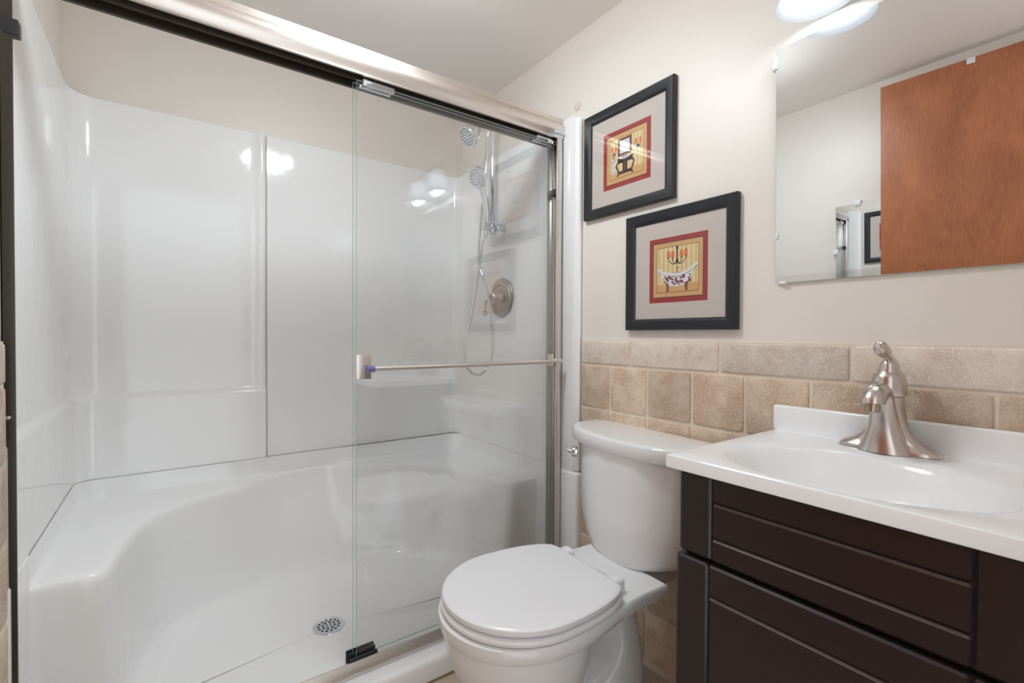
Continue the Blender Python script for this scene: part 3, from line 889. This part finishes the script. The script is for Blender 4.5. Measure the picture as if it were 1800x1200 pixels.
for d, z in ((-.006, -.3375), (.004, -.338), (.008, -.334), (.008, -.303), (.0055, -.298), (.0, -.2955), (-.01, -.2945)):
    rl.append(d_ring(1.232+min(0, d), 1.026-d, .246+d, H+z, TC, .066, 6.0))
loft(td, rl); rot_about(td, TPIV, TANKR)
obj('tank_lid', td, MT['porcelain'], to, ang=50)
fl = new()
# flush lever on the left end of the tank front
lathe(fl, (1.066, 1.127, H-.375), (-.85, .5, 0), [(.017, -.006), (.017, .006), (.013, .012), (.006, .014)], 20)
tube(fl, smooth_path([(1.058, 1.132, H-.375), (1.052, 1.146, H-.372), (1.056, 1.160, H-.368), (1.062, 1.168, H-.366)], 5), lambda t: .0075-.003*t, 12)
obj('flush_lever', fl, MT['chrome'], to)['label'] = 'chrome flush lever'

def egg(xc_, rf, rb, hw, z, back=None, yc=TYC):
    pts = []
    for k in range(N):
        a = 2*PI*k/N
        c, s_ = math.cos(a), math.sin(a)
        x = xc_ + (rb if c > 0 else rf)*c; y_ = hw*s_
        if back is not None and x > back: x = back
        pts.append(Vector((x, yc+y_, z)))
    return pts
def bowl_ring(z, xf, hw, xb, bw, yc=TYC):
    """Bowl plan: round front reaching xf, tapering to a straight back of half width bw at xb."""
    pts = []; xm = .70
    n1 = N//2
    for k in range(n1+1):
        a = PI/2 + PI*k/n1
        pts.append(Vector((xm + (xm-xf)*math.cos(a), yc+hw*math.sin(a), z)))
    n2 = N//4
    for k in range(1, n2):
        t = k/n2; pts.append(Vector((xm+(xb-xm)*t, yc-(hw+(bw-hw)*sstep(.05, .8, t)), z)))
    m = 7
    for k in range(m+1):
        pts.append(Vector((xb, yc-bw+2*bw*k/m, z)))
    for k in range(n2-1, 0, -1):
        t = k/n2; pts.append(Vector((xm+(xb-xm)*t, yc+(hw+(bw-hw)*sstep(.05, .8, t)), z)))
    return pts
bw_ = new()
rb = [bowl_ring(H-.655, .515, .178, 1.058, .138), bowl_ring(H-.6535, .506, .186, 1.066, .144), bowl_ring(H-.657, .5, .190, 1.070, .148),
      bowl_ring(H-.672, .499, .191, 1.070, .149), bowl_ring(H-.686, .502, .188, 1.068, .147), bowl_ring(H-.692, .508, .183, 1.055, .135)]
loft(bw_, rb[::-1], True, True)
# bowl body below the rim
body = [(-.680, .506, .184, .895), (-.72, .512, .181, .89), (-.76, .522, .175, .885), (-.80, .540, .165, .878), (-.84, .565, .150, .87), (-.88, .595, .132, .868), (-.92, .625, .115, .87), (-.97, .645, .106, .88), (-1.02, .648, .108, .90), (-1.058, .642, .114, .905)]
loft(bw_, [egg(.70, .70-xf, xb-.70, hw, H+z) for z, xf, hw, xb in body])
# trapway leg behind the bowl and its foot
leg = []
for z, xf, xb, hw in ((-.688, .90, 1.062, .070), (-.71, .945, 1.058, .060), (-.74, .978, 1.060, .058), (-.78, .988, 1.068, .060), (-.84, .985, 1.075, .068), (-.88, .955, 1.08, .078), (-.93, .86, 1.083, .094), (-.98, .80, 1.085, .10), (-1.058, .78, 1.087, .108)):
    xm = (xf+xb)/2
    leg.append([Vector((xm+(xb-xf)/2*math.copysign(abs(math.cos(a))**.6, math.cos(a)), TYC+hw*math.copysign(abs(math.sin(a))**.6, math.sin(a)), H+z)) for a in [2*PI*k/40 for k in range(40)]])
loft(bw_, leg)
tube(bw_, smooth_path([(.80, TYC, H-.90), (.88, TYC, H-.895), (.95, TYC, H-.89), (1.02, TYC, H-.87)], 6), .05, 20)
# spud neck joining deck and tank
lathe(bw_, (1.14, TYC, H-.69), (0, 0, 1), [(.04, 0), (.04, .04)], 24)
box(bw_, 1.04, 1.19, TYC-.09, TYC+.09, H-.70, H-.664, .012)
rot_about(bw_, PIV, BOWR)
bowl = obj('bowl', bw_, MT['porcelain'], to, ang=50)
def seat_ring(d, z):
    pts = []
    hwb = .128
    xm = .705; n1 = 48
    for k in range(n1+1):
        a = PI/2 + PI*k/n1
        pts.append(Vector((xm + (.197-d)*math.cos(a), TYC+(.190-d)*math.sin(a), z)))
    for k in range(1, 8):
        t = k/8; pts.append(Vector((xm+(.912-d-xm)*math.sin(t*PI/2), TYC-((.190-hwb)*math.cos(t*PI/2)+hwb-d), z)))
    for k in range(8):
        pts.append(Vector((.914-d, TYC-(hwb-.008-d)+2*(hwb-.008-d)*k/7, z)))
    for k in range(7, 0, -1):
        t = k/8; pts.append(Vector((xm+(.912-d-xm)*math.sin(t*PI/2), TYC+((.190-hwb)*math.cos(t*PI/2)+hwb-d), z)))
    return pts
se = new()
loft(se, [seat_ring(d, H+z) for d, z in ((.006, -.6525), (.001, -.650), (-.002, -.645), (-.002, -.640), (.001, -.636), (.006, -.6345))])
rot_about(se, PIV, BOWR)
obj('seat', se, MT['seat'], to, ang=50)
sl = new()
loft(sl, [seat_ring(d, H+z) for d, z in ((.010, -.6305), (.005, -.6300), (.0015, -.6275), (.0005, -.622), (.0015, -.6165), (.005, -.6135), (.012, -.6123), (.09, -.6115))])
for s_ in (-1, 1):
    box(sl, .585, .61, TYC+s_*.10-.008, TYC+s_*.10+.008, H-.6346, H-.630)
rot_about(sl, PIV, BOWR)
obj('lid', sl, MT['seat'], to, ang=32)
for s_ in (-1, 1):
    hg = new(); box(hg, .905, .947, TYC+s_*.098-.020, TYC+s_*.098+.020, H-.6535, H-.617, .009, 4)
    rot_about(hg, PIV, BOWR)
    obj('hinge', hg, MT['seat'], to)
# pale maker's stamp on the deck
cu = bpy.data.curves.new('stamp', 'FONT'); cu.body = 'KOHLER'; cu.size = .0135; cu.align_x = 'CENTER'; cu.extrude = .0001
tmp = bpy.data.objects.new('stamp_tmp', cu); C.objects.link(tmp)
bpy.context.view_layer.update()
me = bpy.data.meshes.new_from_object(tmp.evaluated_get(bpy.context.evaluated_depsgraph_get()))
bpy.data.objects.remove(tmp)
tm = bmesh.new(); tm.from_mesh(me)
bmesh.ops.rotate(tm, cent=(0, 0, 0), matrix=Matrix.Rotation(-PI/2, 3, 'Z'), verts=tm.verts[:])
bmesh.ops.translate(tm, verts=tm.verts[:], vec=Vector((.962, TYC-.0, H-.6534)))
for k in range(7): box(tm, .949, .953, TYC-.024+.0068*k, TYC-.0195+.0068*k, H-.6536, H-.6533)
rot_about(tm, PIV, BOWR)
obj('stamp', tm, MT['stamp'], bowl, smooth=False)['label'] = 'faint grey maker stamp on the deck'

# ------------------------------------------------------------------ vanity cabinet
VY1, VY0 = .557, -.112
vc = thing('vanity_cabinet', 'dark espresso vanity cabinet with grooved fronts under the white sink top', 'cabinet', (1.02, .22, 0))
b = new()
box(b, .826, 1.2335, VY1-.018, VY1-.002, .002, H-.2545)      # left side
box(b, .826, 1.2335, VY0, VY0+.016, .002, H-.2545)
box(b, .826, .84, VY0+.016, VY1-.018, H-.966, H-.2545)      # face frame behind the fronts
box(b, .84, 1.2335, VY0+.016, VY1-.018, H-.98, H-.966)
box(b, .875, .89, VY0+.016, VY1-.018, .002, H-.98)          # toe kick
obj('body', b, MT['espresso'], vc)
def front(bm, x0, x1, y0, y1, z0, z1, st, cuts):
    """Slab with stiles at both ends and plank boards between, parted by V grooves."""
    box(bm, x0+.005, x1, y0+.001, y1-.001, z0+.001, z1-.001)
    g = .0005; bv = .0042
    def board(a, b_, c, d, lit_edge=False):
        t = bmesh.new(); box(t, x0, x0+.0075, a, b_, c, d, bv, 1); t.normal_update()
        for f in t.faces:      # caught light painted as a paler colour on the chamfers that face up
            if f.normal.x < -.3 and lit_edge and (f.normal.z > .3): f.material_index = 1
        merge(bm, t)
    board(y1-st+g, y1, z0, z1); board(y0, y0+st-g, z0, z1)
    zz = [z1] + cuts + [z0]
    for i in range(len(zz)-1):
        top = zz[i] - (g if i else 0); bot = zz[i+1] + (g if i < len(zz)-2 else 0)
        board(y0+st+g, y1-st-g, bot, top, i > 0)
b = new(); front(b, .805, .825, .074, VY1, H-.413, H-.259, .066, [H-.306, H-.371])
obj('drawer_front', b, [MT['espresso'], MT['lit_edge']], vc, ang=20)
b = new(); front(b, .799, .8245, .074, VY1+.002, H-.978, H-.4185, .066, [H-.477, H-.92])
obj('cabinet_door', b, [MT['espresso'], MT['lit_edge']], vc, ang=20)
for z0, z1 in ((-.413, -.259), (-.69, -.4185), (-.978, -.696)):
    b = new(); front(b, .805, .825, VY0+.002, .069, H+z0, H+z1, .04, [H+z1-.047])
    obj('drawer_front', b, [MT['espresso'], MT['lit_edge']], vc, ang=20)

# sink top with an integral oval basin
st_ = thing('sink_top', 'white cultured marble vanity top with an oval basin and backsplash', 'sink', (1.0, .32, H-.25))
cx_, cy_, ea, eb = .958, .318, .158, .208
X0, X1, Y0, Y1 = .781, 1.234, -.114, .571
NS = 120
ang = [2*PI*k/NS for k in range(NS)]
def rect_pt(a, x0, x1, y0, y1):
    c, s_ = math.cos(a), math.sin(a)
    t = 1e9
    if c > 1e-9: t = min(t, (x1-cx_)/c)
    if c < -1e-9: t = min(t, (x0-cx_)/c)
    if s_ > 1e-9: t = min(t, (y1-cy_)/s_)
    if s_ < -1e-9: t = min(t, (y0-cy_)/s_)
    return (cx_+c*t, cy_+s_*t)
# use angles that land exactly on the corners
for qx, qy in ((X0, Y0), (X1, Y0), (X1, Y1), (X0, Y1)):
    a = math.atan2(qy-cy_, qx-cx_) % (2*PI)
    i = min(range(NS), key=lambda k: min(abs(ang[k]-a), 2*PI-abs(ang[k]-a))); ang[i] = a
zc_ = H-.2275
def ell_r(s_, z): return [Vector((cx_+ea*s_*math.cos(a), cy_+eb*s_*math.sin(a), z)) for a in ang]
def rec_r(d, z): return [Vector((*rect_pt(a, X0+d, X1-d, Y0+d, Y1-d), z)) for a in ang]
b = new()
R = [ell_r(.10, zc_-.128), ell_r(.25, zc_-.125), ell_r(.45, zc_-.113), ell_r(.62, zc_-.092), ell_r(.76, zc_-.062), ell_r(.85, zc_-.037), ell_r(.91, zc_-.020), ell_r(.95, zc_-.010), ell_r(.985, zc_-.005), ell_r(1.02, zc_-.003), ell_r(1.045, zc_-.001), ell_r(1.07, zc_)]
R += [rec_r(.006, zc_), rec_r(.0022, zc_-.0005), rec_r(.0006, zc_-.0020), rec_r(0, zc_-.0042), rec_r(0, zc_-.0245), rec_r(.0015, zc_-.026), rec_r(.04, zc_-.026)]
loft(b, R, True, False)
obj('basin_top', b, MT['marble'], st_, ang=24)
b = new(); box(b, 1.2145, 1.2335, Y0, .578, zc_-.004, H-.168, .005, 3)
obj('backsplash', b, MT['marble'], st_)
b = new(); lathe(b, (cx_, cy_, zc_-.1285), (0, 0, 1), [(.022, 0), (.022, .002), (.016, .003), (.001, .003)], 28)
obj('basin_drain', b, MT['chrome'], st_)

# ------------------------------------------------------------------ faucet
FXc, FYc = 1.172, .332
fa = thing('faucet', 'brushed nickel single-lever faucet with a bell-shaped spout on the sink top', 'faucet', (FXc, FYc, zc_))
def sell(cx, cy, rx, ry, z, p=2.0, n=48):
    return [Vector((cx+rx*math.copysign(abs(math.cos(a))**(2/p), math.cos(a)), cy+ry*math.copysign(abs(math.sin(a))**(2/p), math.sin(a)), z)) for a in [2*PI*k/n for k in range(n)]]
b = new()
loft(b, [sell(FXc, FYc, .030, .084, zc_+.0006, 3), sell(FXc, FYc, .030, .084, zc_+.004, 3), sell(FXc, FYc, .027, .080, zc_+.009, 3), sell(FXc, FYc, .024, .074, zc_+.013, 2.8), sell(FXc, FYc, .0235, .060, zc_+.019, 2.4), sell(FXc, FYc, .0235, .046, zc_+.030, 2.1), sell(FXc, FYc, .0235, .036, zc_+.045), sell(FXc, FYc, .0235, .030, zc_+.062), sell(FXc, FYc, .0235, .0265, zc_+.082), sell(FXc, FYc, .0235, .0245, zc_+.108), sell(FXc, FYc, .022, .023, zc_+.110)])
fb = obj('body', b, MT['faucet'], fa, ang=50)
b = new()
lathe(b, (FXc, FYc, zc_+.1095), (0, 0, 1), [(.0225, 0), (.0275, .002), (.029, .006), (.029, .024), (.0275, .036), (.0245, .044), (.021, .047), (.020, .049)], 36)
obj('collar', b, MT['faucet'], fa, ang=40)
b = new()
lathe(b, (FXc, FYc, zc_+.157), (0, 0, 1), [(.0195, 0), (.0195, .003), (.016, .009), (.0150, .016), (.011, .024), (.004, .028)], 30)
tube(b, smooth_path([(FXc+.014, FYc, zc_+.164), (FXc+.009, FYc, zc_+.174), (FXc-.002, FYc, zc_+.184), (FXc-.016, FYc, zc_+.193), (FXc-.031, FYc+.001, zc_+.201), (FXc-.045, FYc+.002, zc_+.207), (FXc-.056, FYc+.003, zc_+.210)], 6),
     lambda t: .0135-.0055*sstep(.08, .36, t) + .0040*sstep(.42, .66, t) - .0080*sstep(.80, 1, t)**1.7, 22, 1.15)
obj('lever', b, MT['faucet'], fa, ang=60)
# spout: a bell rising from the base and nosing forward over the basin
b = new()
secs = []
# (x centre, z centre, forward tilt, half width y, half depth)
spn = [(1.150, .0008, .046, .030), (1.150, .012, .0405, .027), (1.149, .030, .033, .0235), (1.147, .052, .0265, .021), (1.143, .075, .0222, .019), (1.137, .095, .0200, .0175)]
for x, z, hw, hd_2 in spn: secs.append([Vector((x+hd_2*math.cos(a), FYc+hw*math.sin(a), zc_+z)) for a in [2*PI*k/36 for k in range(36)]])
# nose turning forward and down
cxn, czn, rn = 1.110, .098, .025
for k, (t, r1, r2) in enumerate(((.15, .0195, .0172), (.35, .0198, .0172), (.55, .0200, .0172), (.75, .0202, .0175), (.95, .0203, .018), (1.05, .0203, .0182))):
    a0 = t*PI*.92
    c = Vector((cxn + rn*math.cos(a0), FYc, zc_+czn + rn*math.sin(a0)))
    rad = Vector((math.cos(a0), 0, math.sin(a0)))
    secs.append([c + rad*r2*math.cos(a) + Vector((0, 1, 0))*r1*math.sin(a) for a in [2*PI*k2/36 for k2 in range(36)]])
loft(b, secs)
obj('spout', b, MT['faucet'], fa, ang=60)
tip = Vector((cxn-rn, FYc, zc_+czn-.004))
b = new(); lathe(b, tip+Vector((.000, 0, .006)), (-.08, 0, -1), [(.0125, 0), (.0125, .014), (.0105, .0155), (.001, .0155)], 26)
obj('aerator', b, MT['pewter'], fa)

# ------------------------------------------------------------------ door standing open against the left wall
dw = new()
p1, p0_ = Vector((-.200, .795)), Vector((-.238, .035))    # leading edge and hinge edge of the face towards the room
dv = (p0_-p1).normalized(); nv = Vector((-dv.y, dv.x))
if nv.x > 0: nv = -nv
q = [p1, p0_, p0_+nv*.035, p1+nv*.035]
DT = H+1.075
loft(dw, [[Vector((v.x, v.y, .012)) for v in q], [Vector((v.x, v.y, DT)) for v in q]])
dr_ = obj('door_1', dw, MT['wood'], None, smooth=False); dr_['kind'] = 'structure'
kb = new(); kp = p1 + dv*.065
lathe(kb, (kp.x, kp.y, .925), (-nv.x, -nv.y, 0), [(.03, 0), (.03, .005), (.012, .012), (.012, .024), (.022, .032), (.025, .042), (.018, .050), (.001, .052)], 24)
obj('door_knob', kb, MT['brass'], dr_)
hk = new(); kp = p1 + dv*.30
a0 = kp - nv*.0035; a1 = kp + nv*.037
bar_ = [a0 + dv*.013, a0 - dv*.013]
def slab(bm, c0, c1, wd, z0, z1):
    a, b_ = Vector(c0), Vector(c1); pts = [a+dv*wd, a-dv*wd, b_-dv*wd, b_+dv*wd]
    loft(bm, [[Vector((p.x, p.y, z0)) for p in pts], [Vector((p.x, p.y, z1)) for p in pts]])
slab(hk, kp-nv*.003, kp+nv*.038, .013, DT+.0005, DT+.003)
slab(hk, kp-nv*.003, kp-nv*.0005, .013, DT-.022, DT+.003)
slab(hk, kp+nv*.0355, kp+nv*.038, .013, DT-.022, DT+.003)
tag(obj('over_door_hook', hk, MT['clip'], None), 'small white hook over the top of the wooden door', 'hook')

# ------------------------------------------------------------------ switch plate on the wall behind the camera (seen in the shower glass)
sw = thing('switch_plate', 'ivory switch and outlet plate reflected in the shower glass', 'switch plate', (1.075, FY, H+.25))
b = new(); box(b, 1.017, 1.133, FY+.0005, FY+.0065, H+.193, H+.307, .003, 3)
obj('cover_plate', b, MT['plate'], sw)
b = new(); box(b, 1.047, 1.058, FY+.006, FY+.017, H+.243, H+.262, .002)
obj('toggle', b, MT['plate'], sw)
b = new()
for zz in (H+.272, H+.228):
    lathe(b, (1.101, FY+.0062, zz), (0, 1, 0), [(.0165, 0), (.0165, .002), (.001, .002)], 24)
    for dx in (-.006, .006): box(b, 1.101+dx-.001, 1.101+dx+.001, FY+.008, FY+.0088, zz-.003, zz+.006, mi=1)
obj('outlet', b, [MT['plate'], MT['slot']], sw)

# round clear bumper on the wall above the stall corner
b = new(); lathe(b, (WX-.0005, 1.318, H+.862), (-1, 0, 0), [(.016, 0), (.016, .002), (.012, .004), (.001, .0045)], 28)
tag(obj('wall_bumper', b, MT['matb'], None), 'small round pale bumper on the wall above the stall corner', 'bumper')
